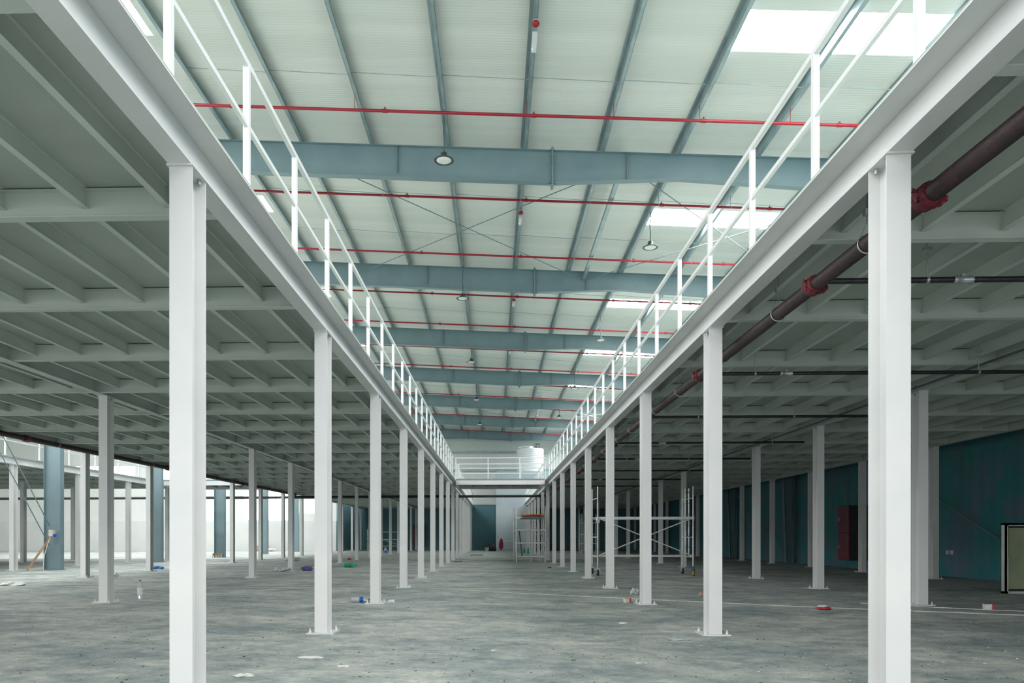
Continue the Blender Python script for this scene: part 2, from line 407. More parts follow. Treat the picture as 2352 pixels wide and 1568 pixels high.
# cross beams
spans = [('L0', LX[1], LX[0], 1.43, 2.955, 'between aisle and middle row under the left mezzanine'),
         ('L1', LX[2], LX[1], 1.43, 2.955, 'between middle row and atrium under the left mezzanine'),
         ('R0', RX[0], RX[1], 2.25, 2.965, 'between aisle and middle row under the right mezzanine'),
         ('R1', RX[1], RX[2], 2.25, 2.965, 'between middle row and wall under the right mezzanine')]
joists = []
for key, xa, xb, ya, st, where in spans:
    n = int((85.5 - ya) / st) + 1
    mesh = None; first = {'L0': 1, 'L1': 4, 'R0': 1, 'R1': 4}[key]
    x0, x1 = min(xa, xb) + .012, max(xa, xb) - .012
    cnt = 0
    for k in range(-2, n):
        y = ya + st * k
        if y < YF: continue
        b = MB()
        if mesh is None:
            ibeam_x(b, 0, x0 - x0, x1 - x0, ZB + .016, ZD - .016)
            mesh = b.mesh('cross_beam', M['under'])
            emesh = []
            for xx, sg in ((.004, 1), (x1 - x0 - .004, -1)):
                e = MB(); e.box(xx - .004, xx + .004, -.09, .09, ZB + .02, ZD - .02)
                for zz in (4.78, 4.86, 4.94):
                    for yy in (-.06, .06): e.box(xx + sg * .004, xx + sg * .02, yy - .012, yy + .012, zz - .012, zz + .012)
                emesh.append(e.mesh('end_plate', M['under']))
        if k < first:
            if y > 4.0 or y < YF + .3: pass
        o = bpy.data.objects.new('cross_beam', mesh); COL.objects.link(o); o.location = (x0, y, 0)
        for em in (emesh if 0 <= k < 14 else ()):
            ep = bpy.data.objects.new('end_plate', em); COL.objects.link(ep); ep.parent = o
        if y < 3.5: lab = 'cross beam overhead behind the camera, place %s, %s' % (ORD[k + 2], where)
        else: cnt += 1; lab = 'cross beam %s from the camera %s' % (ORD[cnt - 1], where)
        if words(lab) > 16: lab = lab.replace(', place', '').replace('overhead ', '')
        tag(o, lab, 'beam', 'cross beams ' + where)
    # joists between them
    offs = [.586, 1.43, 2.28, 3.13, 3.98, 4.84, 5.68] if key[0] == 'L' else [.43, 1.28, 2.12, 2.95, 3.79, 4.65, 5.5]
    for k in range(-2, n - 1):
        if ya + st * k < YF: continue
        y0_, y1_ = ya + st * k + .007, ya + st * (k + 1) - .007
        for q, of in enumerate(offs):
            x = (xb - of) if key[0] == 'L' else (xa + of)
            # rough view test
            vis = abs((x - 1176 * 0) * 1700 / max(y1_, .5)) if y1_ > 4.6 else 1e9
            inx = (-1175 < x * 1700 / y1_ < 1250) and y1_ > 4.8 if y1_ > 0 else False
            joists.append((inx, y0_, y1_, x, key, k, q))
jm = {}
def jmesh(mb, x, y0, y1):
    zb = ZJ
    mb.box(x - .035, x + .035, y0, y1, zb, zb + .008); mb.box(x - .035, x + .035, y0, y1, ZD - .008, ZD - .0005); mb.box(x - .004, x + .004, y0, y1, zb + .008, ZD - .008)
vis = sorted([q for q in joists if q[0]], key=lambda q: (q[1] + (3 if q[4][1] == '1' else 0), q[3]))
chosen = vis[:300]; cs = set(map(id, chosen)); rest = MB()
klow = {}
for q in chosen: klow[q[4]] = min(klow.get(q[4], 99), q[5])
SP = {'L0': ('aisle', 'left'), 'L1': ('middle row', 'left outer'), 'R0': ('aisle', 'right'), 'R1': ('middle row', 'right outer')}
for q in joists:
    inx, y0_, y1_, x, key, k, n_ = q
    if id(q) in cs:
        kk = key[0]
        if kk not in jm:
            mb = MB(); jmesh(mb, 0, 0, y1_ - y0_); jm[kk] = mb.mesh('steel_joist', M['under'])
        o = bpy.data.objects.new('steel_joist', jm[kk]); COL.objects.link(o); o.location = (x, y0_, 0)
        a, bb = SP[key]
        tag(o, 'steel joist %s from the %s in %s bay of %s mezzanine ceiling' % (ORD[n_], a, ORD[k - klow[key]], bb), 'joist', 'floor joists under the mezzanines')
    elif y1_ > -3: jmesh(rest, x, y0_, y1_)
# the mezzanine beyond the atrium: cross beams one by one, joists with the rest
y = 13.2; n_ = 0
while y < 49:
    b = MB(); ibeam_x(b, y, -39, -21.22, ZB + .016, ZD - .016); n_ += 1
    tag(b.build('cross_beam', M['under'], None, (-30, y, ZB)), 'cross beam %s from the camera under the mezzanine beyond the atrium' % ORD[n_ - 1], 'beam', 'cross beams beyond the atrium')
    for q in range(20): jmesh(rest, -21.8 - .85 * q, y + .01, min(y + 2.93, 48.9))
    y += 2.955
tag(rest.build('distant_steel_joists', M['under']), 'rows of distant floor joists receding under both mezzanine ceilings', 'joists', None, 'stuff')

# ------------------------------------------------------------------ guard railings
def railing(label, a, b_, zf, posts, group=None, zr=6.34):
    a = Vector(a); b_ = Vector(b_); t = thing('guard_railing', label, 'railing', (a.x, a.y, zf), group)
    r = MB(); r.bar((a.x, a.y, zr - .03), (b_.x, b_.y, zr - .03), .05, .06); r.build('top_rail', M['rail'], t)
    r = MB(); r.bar((a.x, a.y, (zf + zr) / 2), (b_.x, b_.y, (zf + zr) / 2), .04, .05); r.build('mid_rail', M['rail'], t)
    pm = None
    for p in posts:
        if pm is None:
            m = MB(); m.box(-.03, .03, -.03, .03, 0, zr - zf - .06); m.box(-.05, .05, -.05, .05, 0, .01); pm = m.mesh('post', M['rail'])
        o = bpy.data.objects.new('post', pm); COL.objects.link(o); o.parent = t; o.location = (p[0] - a.x, p[1] - a.y, 0)
    return t
G = 'white guard railings'
ZR = ZT + .002
py = [7.47 + 1.805 * k for k in range(-3, 21)]
railing('white guard railing on the left mezzanine edge above the aisle', (-2.53, -1), (-2.53, 45.2), ZR, [(-2.53, p) for p in py], G)
railing('white guard railing on the right mezzanine edge above the aisle', (3.18, -1), (3.18, 45.2), ZR, [(3.18, p) for p in py], G)
py2 = [49.2 + 1.805 * k for k in range(20)]
railing('white guard railing on the left mezzanine edge beyond the footbridge', (-2.53, 49.0), (-2.53, 85), ZR, [(-2.53, p) for p in py2], G)
railing('white guard railing on the right mezzanine edge beyond the footbridge', (3.18, 49.0), (3.18, 77.8), ZR, [(3.18, p) for p in py2 if p < 77.5], G)
railing('white railing on the near side of the footbridge', (-2.46, 45.25), (3.12, 45.25), ZR, [(-2.4, 45.25), (-.43, 45.25), (1.5, 45.25), (3.06, 45.25)], G)
railing('white railing on the far side of the footbridge', (-2.46, 48.95), (3.12, 48.95), ZR, [(-2.4, 48.95), (-.45, 48.95), (1.7, 48.95), (3.06, 48.95)], G)
railing('white guard railing on the mezzanine beyond the left atrium', (-21.15, 14), (-21.15, 45), ZR, [(-21.15, 14.5 + 2.4 * k) for k in range(13)], G)
railing('white railing on the footbridge across the left atrium', (-21.1, 45.25), (-15.3, 45.25), ZR, [(-21, 45.25), (-19.2, 45.25), (-17.2, 45.25), (-15.4, 45.25)], G)

# footbridges
def bridge(x0, x1, label):
    t = thing('footbridge', label, 'footbridge', (x0, 45.15, 4.7), 'footbridges between mezzanines')
    for y in (45.2, 49.0):
        b = MB(); ibeam_x(b, y, x0, x1, 4.66, 4.95, .12); b.box(x0, x1, y - .06, y - .052, 4.66, 4.95); b.build('edge_beam', M['white'], t)
    n = max(2, round((x1 - x0) / .85))
    for k in range(1, n):
        x = x0 + (x1 - x0) * k / n; b = MB(); b.box(x - .03, x + .03, 45.27, 48.93, 4.78, 4.95); b.build('bearer', M['blue'], t)
    b = MB(); b.box(x0, x1, 45.13, 49.07, 4.952, ZT); b.build('deck_plate', M['blue'], t)
bridge(-2.385, 3.03, 'white steel footbridge crossing above the central aisle')
bridge(-21.0, -15.32, 'white steel footbridge crossing the bright left atrium')

# ------------------------------------------------------------------ portal frames
RP = [(-19.54, 1.3), (-15, .97), (-8, .95), (1.74, .97), (5.6, .73), (9.4, .88), (13, 1.15), (16.4, 1.4)]
for n_, y in enumerate(FRAMES):
    t = thing('roof_rafter', 'blue grey steel roof rafter %s from the camera spanning above the aisle' % ORD[n_], 'rafter', (0, y, 12.3), 'roof rafters')
    w = MB(); fl = MB()
    for i in range(len(RP) - 1):
        (xa, da), (xb, db) = RP[i], RP[i + 1]
        za, zb = raftz(xa), raftz(xb)
        w._add([(xa, y - .006, za - da), (xb, y - .006, zb - db), (xb, y - .006, zb), (xa, y - .006, za), (xa, y + .006, za - da), (xb, y + .006, zb - db), (xb, y + .006, zb), (xa, y + .006, za)],
               [(0, 1, 2, 3), (7, 6, 5, 4)])
        fl.bar((xa, y, za), (xb, y, zb), .24, .016); fl.bar((xa, y, za - da), (xb, y, zb - db), .24, .016)
    w.build('web', M['blue'], t); fl.build('flanges', M['blue'], t)
    sp = MB(); x = 1.74; sp.box(x - .022, x + .022, y - .14, y + .14, raftz(x) - 1.11, raftz(x) + .1)
    so = sp.build('splice_plate', M['blue'], t)
    for z in (-1.06, -.88, -.5, -.12, .05):
        for yy in (-.09, .09):
            bo = MB(); bo.tube([(x - .06, y + yy, raftz(x) + z), (x + .06, y + yy, raftz(x) + z)], .014, 6); bo.build('splice_bolt', M['bolt'], so)
    for s_ in (-1, 1):
        for z in (0, -.97):
            sg = 1 if z == 0 else -1; gs = MB()
            z0 = raftz(x) + z + .01 * sg; v = [(x + s_ * .02, y - .005, z0), (x + s_ * .14, y - .005, z0), (x + s_ * .02, y - .005, z0 + sg * .09)]
            gs._add(v + [(p[0], y + .005, p[2]) for p in v], [(0, 1, 2), (5, 4, 3), (0, 2, 5, 3), (1, 4, 5, 2), (0, 3, 4, 1)]); gs.build('splice_gusset', M['blue'], so)
    for xx in (-8.6, -3.0, 4.0):
        st = MB(); st.box(xx - .006, xx + .006, y - .11, y + .11, raftz(xx) - .80, raftz(xx) - .015); st.build('stiffener', M['blue'], t)
    # columns of the frame
    if y > 30:
        b = MB(); b.box(-20.30, -20.28, y - .15, y + .15, 0, 14.2); b.box(-19.56, -19.54, y - .15, y + .15, 0, 14.2); b.box(-20.28, -19.56, y - .008, y + .008, 0, 14.2)
        b.box(-20.34, -19.5, y - .2, y + .2, 0.001, .03)
        tag(b.build('frame_column', M['blue'], None, (-19.9, y, 0)), 'wide blue grey portal column %s nearest in the left atrium' % ORD[n_ - 1], 'column', 'portal columns of the left atrium')
    b = MB()
    v = [(16.62, 0), (16.95, 0), (16.95, 12.4), (16.2, 12.4)]
    b.prism(v, 1, y - .006, y + .006)
    b._add([(16.62, y - .14, 0), (16.62, y + .14, 0), (16.2, y + .14, 12.4), (16.2, y - .14, 12.4)], [(0, 1, 2, 3)]); b._add([(16.60, y - .14, 0), (16.60, y + .14, 0), (16.18, y + .14, 12.4), (16.18, y - .14, 12.4)], [(0, 3, 2, 1)])
    b.box(16.95, 16.97, y - .14, y + .14, 0, 12.4)
    tag(b.build('frame_column', M['blue'], None, (16.8, y, 0)), 'dark tapered portal column %s from the camera against the right wall' % ORD[n_], 'column', 'portal columns of the right wall')

# purlins (Z sections running the length of the roof)
PX = [-18.0, -15.2, -12.9, -10.5, -8.17, -6.0, -3.83, -1.46, .88, 3.22, 5.52, 7.9, 10.3, 12.7, 15.1]
for n_, x in enumerate(PX):
    z = raftz(x) + .012; h = roofz(x) - .008 - z; b = MB()
    b.box(x - .004, x + .004, 5.2, 86, z, z + h)
    b.box(x, x + .095, 5.2, 86, z, z + .006); b.box(x + .089, x + .095, 5.2, 86, z, z + .025); b.box(x - .095, x, 5.2, 86, z + h - .006, z + h)
    tag(b.build('roof_purlin', M['purlin'], None, (x, 0, z)), 'galvanised roof purlin %s from the left atrium, running the hall length' % ORD[n_], 'purlin', 'roof purlins')
# sag rods
yy = [22.7 + 10.1 * k + o for k in range(-1, 6) for o in (3.37, 6.73)]
for n_, y in enumerate([q for q in yy if q > 15]):
    b = MB()
    for i in range(4, len(PX) - 1): b.tube([(PX[i], y + .05, raftz(PX[i]) + .19), (PX[i + 1], y - .05, raftz(PX[i + 1]) + .07)], .009, 5, False)
    tag(b.build('sag_rod', M['purlin'], None, (0, y, 13.4)), 'thin steel sag rod line %s from the camera tying the purlins' % ORD[n_], 'rod', 'sag rods')
# struts and bracing in the braced bays
for n_, (ya, yb) in enumerate(((22.7, 32.8), (63.1, 73.2))):
    wh = ('nearest bay', 'farther braced bay')[n_]
    b = MB(); b.box(3.84, 3.98, ya + .02, yb - .02, 12.82, 12.96); tag(b.build('eaves_strut', M['purlin'], None, (3.9, ya, 12.85)), 'square grey strut between rafters in the %s' % wh, 'strut', 'roof struts')
    for (xa, xb, nm) in ((-5.9, 3.9, 'left of the strut'), (3.95, 13.3, 'right of the strut')):
        for c, (p, q) in enumerate((((xa, ya), (xb, yb)), ((xb, ya), (xa, yb)))):
            b = MB(); b.tube([(p[0], p[1], raftz(p[0]) - .33), (q[0], q[1], raftz(q[0]) - (.33 if c else .36))], .016, 6)
            tag(b.build('bracing_rod', M['blue'], None, (p[0], p[1], 12.9)), 'thin roof bracing rod %s, %s, in the %s' % (nm, ('running rightward', 'running leftward')[c], wh), 'rod', 'roof bracing rods')
for n_, dz in enumerate((0, .9)):
    b = MB(); b.tube([(-20.0, 32.6, 1.1 + dz), (-20.0, 22.9, 12.2 + dz)], .022, 8)
    tag(b.build('bracing_rod', M['blue'], None, (-20.0, 32.6, 1.1)), ('lower', 'upper')[n_] + ' of two slanting rods ending at the wide atrium column', 'rod', 'atrium bracing rods')

# ------------------------------------------------------------------ pipes
def pz(x): return 12.95 - .05 * x
for k in range(13):
    y = 20.1 + 5.05 * k
    if any(abs(y - q) < .3 for q in FRAMES): y += .5
    t = thing('sprinkler_pipe', 'thin red sprinkler pipe %s from the camera slung across under the roof' % ORD[k], 'pipe', (0, y, 12.9), 'red sprinkler pipes')
    b = MB(); b.tube([(-16.8, y, pz(-16.8)), (14.6, y, pz(14.6))], .041, 8); b.build('pipe_run', M['redpipe'], t)
    for x in (-7.2, -3.0, 1.05, 5.6, 9.2):
        b = MB(); b.tube([(x - .07, y, pz(x - .07)), (x + .07, y, pz(x + .07))], .052, 10); b.tube([(x, y, pz(x) + .04), (x, y, pz(x) + .10)], .02, 6); b.build('coupling', M['redpipe'], t)
    for x in (-3.83, .86, 3.2, 5.5, 7.9):
        b = MB(); b.tube([(x, y, pz(x) + .035), (x, y, raftz(x) + .01)], .008, 5); b.tube([(x, y - .001, pz(x)), (x + .02, y, pz(x))], .042, 8); b.build('hanger', M['redpipe'] if k < 1 else M['purlin'], t)

t = thing('fire_main', 'thick maroon fire main with red clamps hung under the right mezzanine', 'pipe', (3.75, 0, 4.45), None)
b = MB(); b.tube([(3.75, -2, 4.45), (3.75, 54.9, 4.45)], .084, 16); b.build('pipe_run', M['maroon'], t)
BR = [8.83, 13.7, 18.6, 23.7, 28.6, 33.7, 38.8, 43.9]
for y in [6.55] + BR:
    b = MB(); b.tube([(3.75, y - .1, 4.45), (3.75, y - .06, 4.45), (3.75, y + .06, 4.45), (3.75, y + .1, 4.45)], [.095, .112, .112, .095], 14)
    b.lump((3.66, y, 4.45), (.05, .07, .06), 8, 6, .3, 3); b.lump((3.84, y, 4.42), (.05, .07, .06), 8, 6, .3, 5)
    for q in b.v: pass
    b.build('clamp', M['maroon2'], t)
for y in (4.2, 7.6, 9.95, 12.3, 15.2, 17.4, 20.5, 22.6, 25.6, 27.8, 31, 36):
    b = MB(); n = 18
    b.tube([(3.75 + .092 * math.cos(2 * PI * k / n), y, 4.45 + .092 * math.sin(2 * PI * k / n)) for k in range(n + 1)], .008, 5, False)
    b.tube([(3.75 - .07, y, 4.51), (3.75, y, 4.68), (3.75 + .07, y, 4.51)], .005, 5, False); b.tube([(3.75, y, 4.66), (3.75, y, 4.98)], .007, 5)
    b.box(3.72, 3.78, y - .03, y + .03, 4.74, 4.80)
    b.build('hanger', M['galv'], t)
t = thing('fire_main', 'long dark maroon fire main beside the atrium edge of the left mezzanine', 'pipe', (-14.8, 0, 4.62))
b = MB(); b.tube([(-14.8, 16, 4.60), (-14.8, 54.5, 4.60)], .084, 14); b.build('pipe_run', M['maroon'], t)
for y in (22.9, 33, 43):
    b = MB(); b.tube([(-14.8, y - .1, 4.6), (-14.8, y + .1, 4.6)], .115, 12); b.build('clamp', M['maroon2'], t)
for y in (18, 21, 24.6, 28, 31.5, 35, 38.5, 41):
    b = MB(); b.tube([(-14.8, y - .02, 4.6), (-14.8, y + .02, 4.6)], .09, 12); b.tube([(-14.8, y, 4.68), (-14.8, y, 4.99)], .008, 5); b.build('hanger', M['galv'], t)
t = thing('crossing_pipe', 'long dark pipe crossing the whole hall low behind the footbridge', 'pipe', (0, 54.5, 4.5))
b = MB(); b.tube([(-44, 54.5, 4.33), (-14.8, 54.5, 4.42), (3.72, 54.6, 4.5)], .10, 12); b.build('pipe_run', M['black'], t)
for x in (-15.9, -5.4, -2.3, .35):
    b = MB(); b.tube([(x, 54.52, 4.6 - (.1 if x < -10 else 0)), (x, 54.52, 6.6 if x == .35 else 4.99)], .01, 5); b.box(x - .02, x + .02, 54.4, 54.62, 4.36, 4.38); b.build('hanger', M['galv'], t)
for k, y in enumerate(BR):
    zz = 4.45 + (.05 if k == 0 else .03); t = thing('branch_pipe', 'black branch pipe %s from the camera leaving the maroon fire main sideways' % ORD[k], 'pipe', (3.9, y, zz), 'branch pipes under the right mezzanine')
    b = MB(); b.tube([(3.82, y, zz), (9.75 if k else 8.6, y, zz)], .034, 10); b.build('pipe_run', M['black'], t)
    for x in ((5.05, 7.4) if k % 2 == 0 else (4.75, 8.75)):
        b = MB(); b.tube([(x, y, zz + .03), (x, y, 4.97)], .008, 5); b.tube([(x - .015, y, zz), (x + .015, y, zz)], .042, 8); b.box(x - .04, x + .04, y - .03, y + .03, 4.84, 4.88); b.build('hanger', M['galv'], t)
    x = 5.35 if k % 2 == 0 else 5.2
    b = MB(); b.tube([(x, y, zz), (x + .04, y, zz), (x + .05, y, zz), (x + .17, y, zz), (x + .18, y, zz), (x + .22, y, zz)], [.044, .05, .042, .042, .05, .044], 10); b.box(x + .09, x + .13, y - .02, y + .02, zz + .03, zz + .065); b.build('coupling', M['galv'], t)
for n_, (z, r, xc) in enumerate(((4.686, .015, 9.02), (4.672, .013, 8.93))):
    b = MB(); b.tube([(xc, 2, z), (xc, 84, z)], r, 6); 
    for y in range(4, 60, 4): b.box(xc - .02, xc + .02, y - .02, y + .02, z - .01, z + .02)
    tag(b.build('conduit', M['cable'], None, (xc, 2, z)), ('upper', 'lower')[n_] + ' of two thin conduits clipped along the right mezzanine middle beam', 'conduit', 'conduits on the beam')

# ------------------------------------------------------------------ pendant lights
def pendant():
    t = thing('pendant_light', 'high bay pendant lamp', 'lamp', (0, 0, 0), 'high bay pendant lamps')
    b = MB(); b.lathe([(.02, .22), (.085, .21), (.10, .12), (.12, .09), (.275, .015), (.28, 0), (.27, -.005), (.21, .012)], n=28); b.build('housing', M['lamp_body'], t)
    b = MB(); b.lathe([(.205, .012), (.205, .002), (.17, -.018), (.09, -.026), (.01, -.028)], n=28); b.build('lens', M['lens'], t)
    b = MB(); b.tube([(0, 0, .22), (.012, 0, .5), (-.012, .01, .8), (.01, 0, 1.1), (0, 0, 1.42)], .019, 6); b.build('cord', M['cable'], t)
    return t
P = pendant(); freeze(P)
for n_, y in enumerate((20.5, 32.4, 44.2, 56.4, 68.8)):
    put(P, (-1.42, y, 11.92), 'dark bell shaped pendant lamp %s from the camera in the left lamp line' % ORD[n_], 'pendant lamps in the left line')
for n_, y in enumerate((26.7, 39.2, 51.9, 64.4)):
    put(P, (5.55, y, 11.84), 'dark bell shaped pendant lamp %s from the camera in the right lamp line' % ORD[n_], 'pendant lamps in the right line')
for n_, y in enumerate((17.0, 26.9, 36.8, 46.6)):
    z = raftz(.88) + .0
    t = thing('alarm_beacon', 'small red alarm beacon %s from the camera under the middle purlin' % ORD[n_], 'alarm', (.93, y, z - .12), 'alarm beacons')
    b = MB(); b.lathe([(.05, z - .11), (.085, z - .09), (.09, z - .05), (.06, z - .01)], (.93, y, 0), 14); b.build('red_dome', M['redpipe'], t)
    b = MB(); b.lathe([(.07, z - .01), (.07, z + .01)], (.93, y, 0), 14); b.build('mount', M['bucket'], t)
    t = thing('emergency_light', 'slim white emergency light %s from the camera beside the red beacon' % ORD[n_], 'light', (.93, y + .6, z - .1), 'emergency lights')
    b = MB(); b.box(.87, .99, y + .35, y + .95, z - .1, z + .008); b.build('body', M['rail'], t)
    if n_ < 2:
        b = MB(); b.box(.88, .90, y + .80, y + .83, z - .106, z - .1); b.build('green_indicator', M['glowg'], t)

# ------------------------------------------------------------------ water tank
t = thing('water_tank', 'white ribbed plastic water tank standing on the pale block', 'tank', (3.75, 79.6, 8.37))
pr = [(1.42, 8.371)]
for k in range(12):
    z = 8.37 + .05 + k * .2; pr += [(1.45, z), (1.45, z + .15), (1.438, z + .165), (1.438, z + .185)]
pr += [(1.45, 10.82), (1.40, 10.88), (.6, 10.98)]
b = MB(); b.lathe(pr, (3.75, 79.6, 0), 40); b.build('tank_body', M['tank'], t)
b = MB(); b.lathe([(.34, 10.95), (.34, 11.14), (.30, 11.19), (.02, 11.22)], (3.75, 79.6, 0), 24); b.build('lid', M['tank'], t)
b = MB(); b.tube([(4.35, 79.3, 10.95), (4.35, 79.3, 11.4), (4.75, 79.3, 11.4), (4.75, 79.3, 11.0)], .06, 8); b.tube([(4.45, 79.2, 11.0), (4.45, 79.2, 11.35), (4.62, 79.2, 11.35)], .04, 8); b.build('inlet_pipe', M['dark'], t)
b = MB(); b.bar((2.4, 78.5, 10.93), (3.5, 79.3, 11.18), .08, .05); b.build('float_arm', M['bucket'], t)

# ------------------------------------------------------------------ scaffolds
def caster(t, x, y, wheel, hub):
    b = MB(); R = Matrix.Rotation(PI / 2, 3, 'Y')
    b.lathe([(.05, -.045), (.105, -.04), (.115, 0), (.105, .04), (.05, .045)], (x, y, .116), 16, R); c = b.build('caster', wheel, t)
    b = MB(); b.box(x - .06, x - .048, y - .05, y + .05, .10, .26); b.box(x + .048, x + .06, y - .05, y + .05, .10, .26); b.box(x - .07, x + .07, y - .07, y + .07, .25, .28); b.tube([(x, y, .22), (x, y, .38)], .03, 8); b.box(x + .05, x + .15, y - .02, y + .02, .17, .19)
    b.build('caster_fork', hub, c)
t = thing('mobile_scaffold', 'mobile tube scaffold with ladder frames and casters in the right mezzanine', 'scaffold', (5.7, 29, 0))
for x in (3.93, 7.55):
    for y in (28.5, 30.1):
        b = MB(); b.tube([(x, y, .3), (x, y, 3.42)], .028, 10); b.tube([(x, y, 2.95), (x, y, 3.42)], .02, 8); b.build('upright', M['scaf'], t)
        caster(t, x, y, M['yellow'] if (x > 5 and y < 29) else M['dark'], M['bluew'] if (x > 5 and y < 29) else M['galv'])
    for z in (.72, 1.48, 2.24, 2.98):
        b = MB(); b.tube([(x, 28.5, z), (x, 30.1, z)], .022, 8); b.build('rung', M['scaf'], t)
b = MB(); b.box(3.9, 7.6, 28.48, 28.56, 2.16, 2.26); b.box(3.9, 7.6, 28.56, 29.0, 2.2, 2.225); b.box(3.9, 7.6, 29.0, 29.06, 2.16, 2.26); b.build('platform', M['galv'], t)
for y, z in ((28.5, .75), (30.1, .75), (30.1, 2.2)):
    b = MB(); b.tube([(3.93, y, z), (7.55, y, z)], .024, 8); b.build('ledger', M['scaf'], t)
for y, a, c in ((28.47, 2.2, .78), (28.53, .78, 2.2)):
    b = MB(); b.tube([(3.97, y, a), (7.5, y, c)], .022, 8); b.build('diagonal_brace', M['scaf'], t)
t = thing('folded_ladder', 'metal ladder frame standing folded against the mobile scaffold', 'ladder', (7.4, 29.0, 0))
for x, y in ((7.36, 28.9), (7.44, 28.7)):
    b = MB(); b.tube([(x, y, .78), (x, y, 3.35)], .034, 10); b.build('stile', M['galv'], t)
for k in range(6):
    b = MB(); z = 1.1 + .42 * k; b.tube([(7.36, 28.9, z), (7.44, 28.7, z)], .02, 8); b.lathe([(.03, z - .012), (.046, z - .008), (.046, z + .008), (.03, z + .012)], (7.44, 28.7, 0), 10); b.build('rung', M['dark'], t)
# rag tied on the upright
b = MB(); b.lump((3.93, 28.44, 2.13), (.07, .05, .1), 12, 8, .3, 11); tag(b.build('rag', M['paper'], None, (3.93, 28.44, 2.13)), 'pale pink rag tied around the scaffold upright at platform height', 'rag')

t = thing('aisle_scaffold', 'pale tube scaffold standing in the aisle beside the right columns', 'scaffold', (2.1, 45, 0))
for x, y in ((1.25, 43.6), (1.17, 46.6), (2.95, 43.6), (2.95, 46.6)):
    b = MB(); b.tube([(x, y, 0), (x, y, 3.05)], .036, 10); b.tube([(x, y, 3.0), (x, y, 3.3)], .024, 8); b.build('upright', M['scaf'], t)
for z in (.33, 1.12, 1.88, 2.62):
    for x0, x1, y in ((1.25, 2.95, 43.6), (1.17, 2.95, 46.6)):
        b = MB(); b.tube([(x0, y, z), (x1, y, z)], .032, 8); b.build('rail', M['scaf'], t)
    if z > .5:
        for x in (1.21, 2.95):
            b = MB(); b.tube([(x, 43.6, z - .03), (x, 46.6, z - .03)], .02, 8); b.build('side_rail', M['scaf'], t)
b = MB(); b.box(1.55, 2.9, 43.4, 46.7, 2.645, 2.69); tag(b.build('deck_board', M['woodd'], None, (2.2, 45, 2.645)), 'dark board laid on top of the aisle scaffold', 'board')
b = MB()
for k in range(5): b.lump((1.75 + .27 * k, 43.9 + .1 * k, 2.77), (.2, .3, .085), 14, 8, .14, 20 + k)
tag(b.build('orange_sacks', M['orange'], None, (2.2, 44, 2.69)), 'orange brown sacking heaped on the board of the aisle scaffold', 'sacking')
t = thing('ladder', 'short metal ladder standing inside the aisle scaffold', 'ladder', (2.45, 45.3, 0))
for x in (2.2, 2.7):
    b = MB(); b.tube([(x, 45.0, 0), (x, 45.25, 2.6)], .034, 8); b.build('stile', M['scaf'], t)
for k in range(7):
    b = MB(); z = .12 + .38 * k; b.tube([(2.2, 45.0 + .096 * z, z), (2.7, 45.0 + .096 * z, z)], .022, 6); b.build('rung', M['scaf'], t)
b = MB(); b.bar((1.5, 46.2, 1.86), (1.66, 45.6, .33), .07, .05); tag(b.build('leaning_board', M['woodd'], None, (1.6, 45.6, .3)), 'dark narrow board leaning inside the aisle scaffold', 'board')
b = MB(); b.bar((2.8, 46.5, 1.88), (3.2, 43.9, .33), .07, .05); tag(b.build('diagonal_prop', M['scaf'], None, (3.1, 44, .3)), 'pale slanting prop at the right side of the aisle scaffold', 'prop')

def frame_scaffold(name, label, x0, x1, y0, y1, h, levels, group=None):
    t = thing(name, label, 'scaffold', ((x0 + x1) / 2, (y0 + y1) / 2, 0), group)
    for x in (x0, x1):
        for y in (y0, y1):
            b = MB(); b.tube([(x, y, 0), (x, y, h)], .04, 8); b.build('upright', M['scaf'], t)
        for z in levels:
            b = MB(); b.tube([(x, y0, z), (x, y1, z)], .02, 6); b.build('rung', M['scaf'], t)
    for z in levels:
        b = MB(); b.tube([(x0, y0, z), (x1, y0, z)], .036, 6); b.build('rail', M['scaf'], t)
    return t
frame_scaffold('low_frame', 'low pale tube frame in front of the pale block', .2, 2.1, 75.6, 76.8, 1.35, (.35, 1.05))
b = MB(); b.lump((.62, 75.52, .72), (.20, .09, .55), 16, 12, .16, 31)
tag(b.build('red_cloth', M['cloth'], None, (.55, 75.55, .1)), 'wine red cloth hanging over the low tube frame', 'cloth')
t = frame_scaffold('work_scaffold', 'tube scaffold in shade under the far left mezzanine', -13.7, -10.2, 79, 80.5, 2.3, (.5, 1.2, 2.0))
b = MB(); b.tube([(-13.7, 79, 1.7), (-10.2, 79, .6)], .022, 6); b.build('diagonal_brace', M['scaf'], t)
frame_scaffold('rolling_scaffold', 'narrow tube scaffold frame in the dark far right mezzanine', 7.6, 9.0, 65, 66.5, 3.5, (.9, 1.7, 2.7))

# ------------------------------------------------------------------ right wall things
t = thing('open_enclosure', 'open cream metal enclosure with olive backplate on the floor by the right wall', 'cabinet', (14.3, 20.1, 0))
x0, x1, y0, y1, h = 13.43, 15.1, 19.95, 20.12, 1.86
b = MB(); b.box(x0, x0 + .05, y0, y1, 0, h); b.box(x1 - .05, x1, y0, y1, 0, h); b.box(x0, x1, y0, y1, h - .05, h); b.box(x0, x1, y0, y1, 0, .06); 
b.box(x0, x0 + .08, y0, y0 + .02, 0, h); b.box(x0, x1, y0, y0 + .02, h - .08, h); b.build('housing', M['cream'], t)
b = MB(); b.box(x0 + .15, x0 + .55, y1 - .08, y1 - .05, .12, h - .13); b.build('backplate', M['olive'], t)
b = MB(); b.box(x0 + .56, x1 - .1, y1 - .1, y1 - .05, .12, h - .13); b.build('side_panel', M['cream'], t)
b = MB(); b.box(x0, x1, y1 - .02, y1, 0, h); b.build('back_panel', M['dark'], t)  # housing back coloured dark to stand in for the shaded void around the backplate
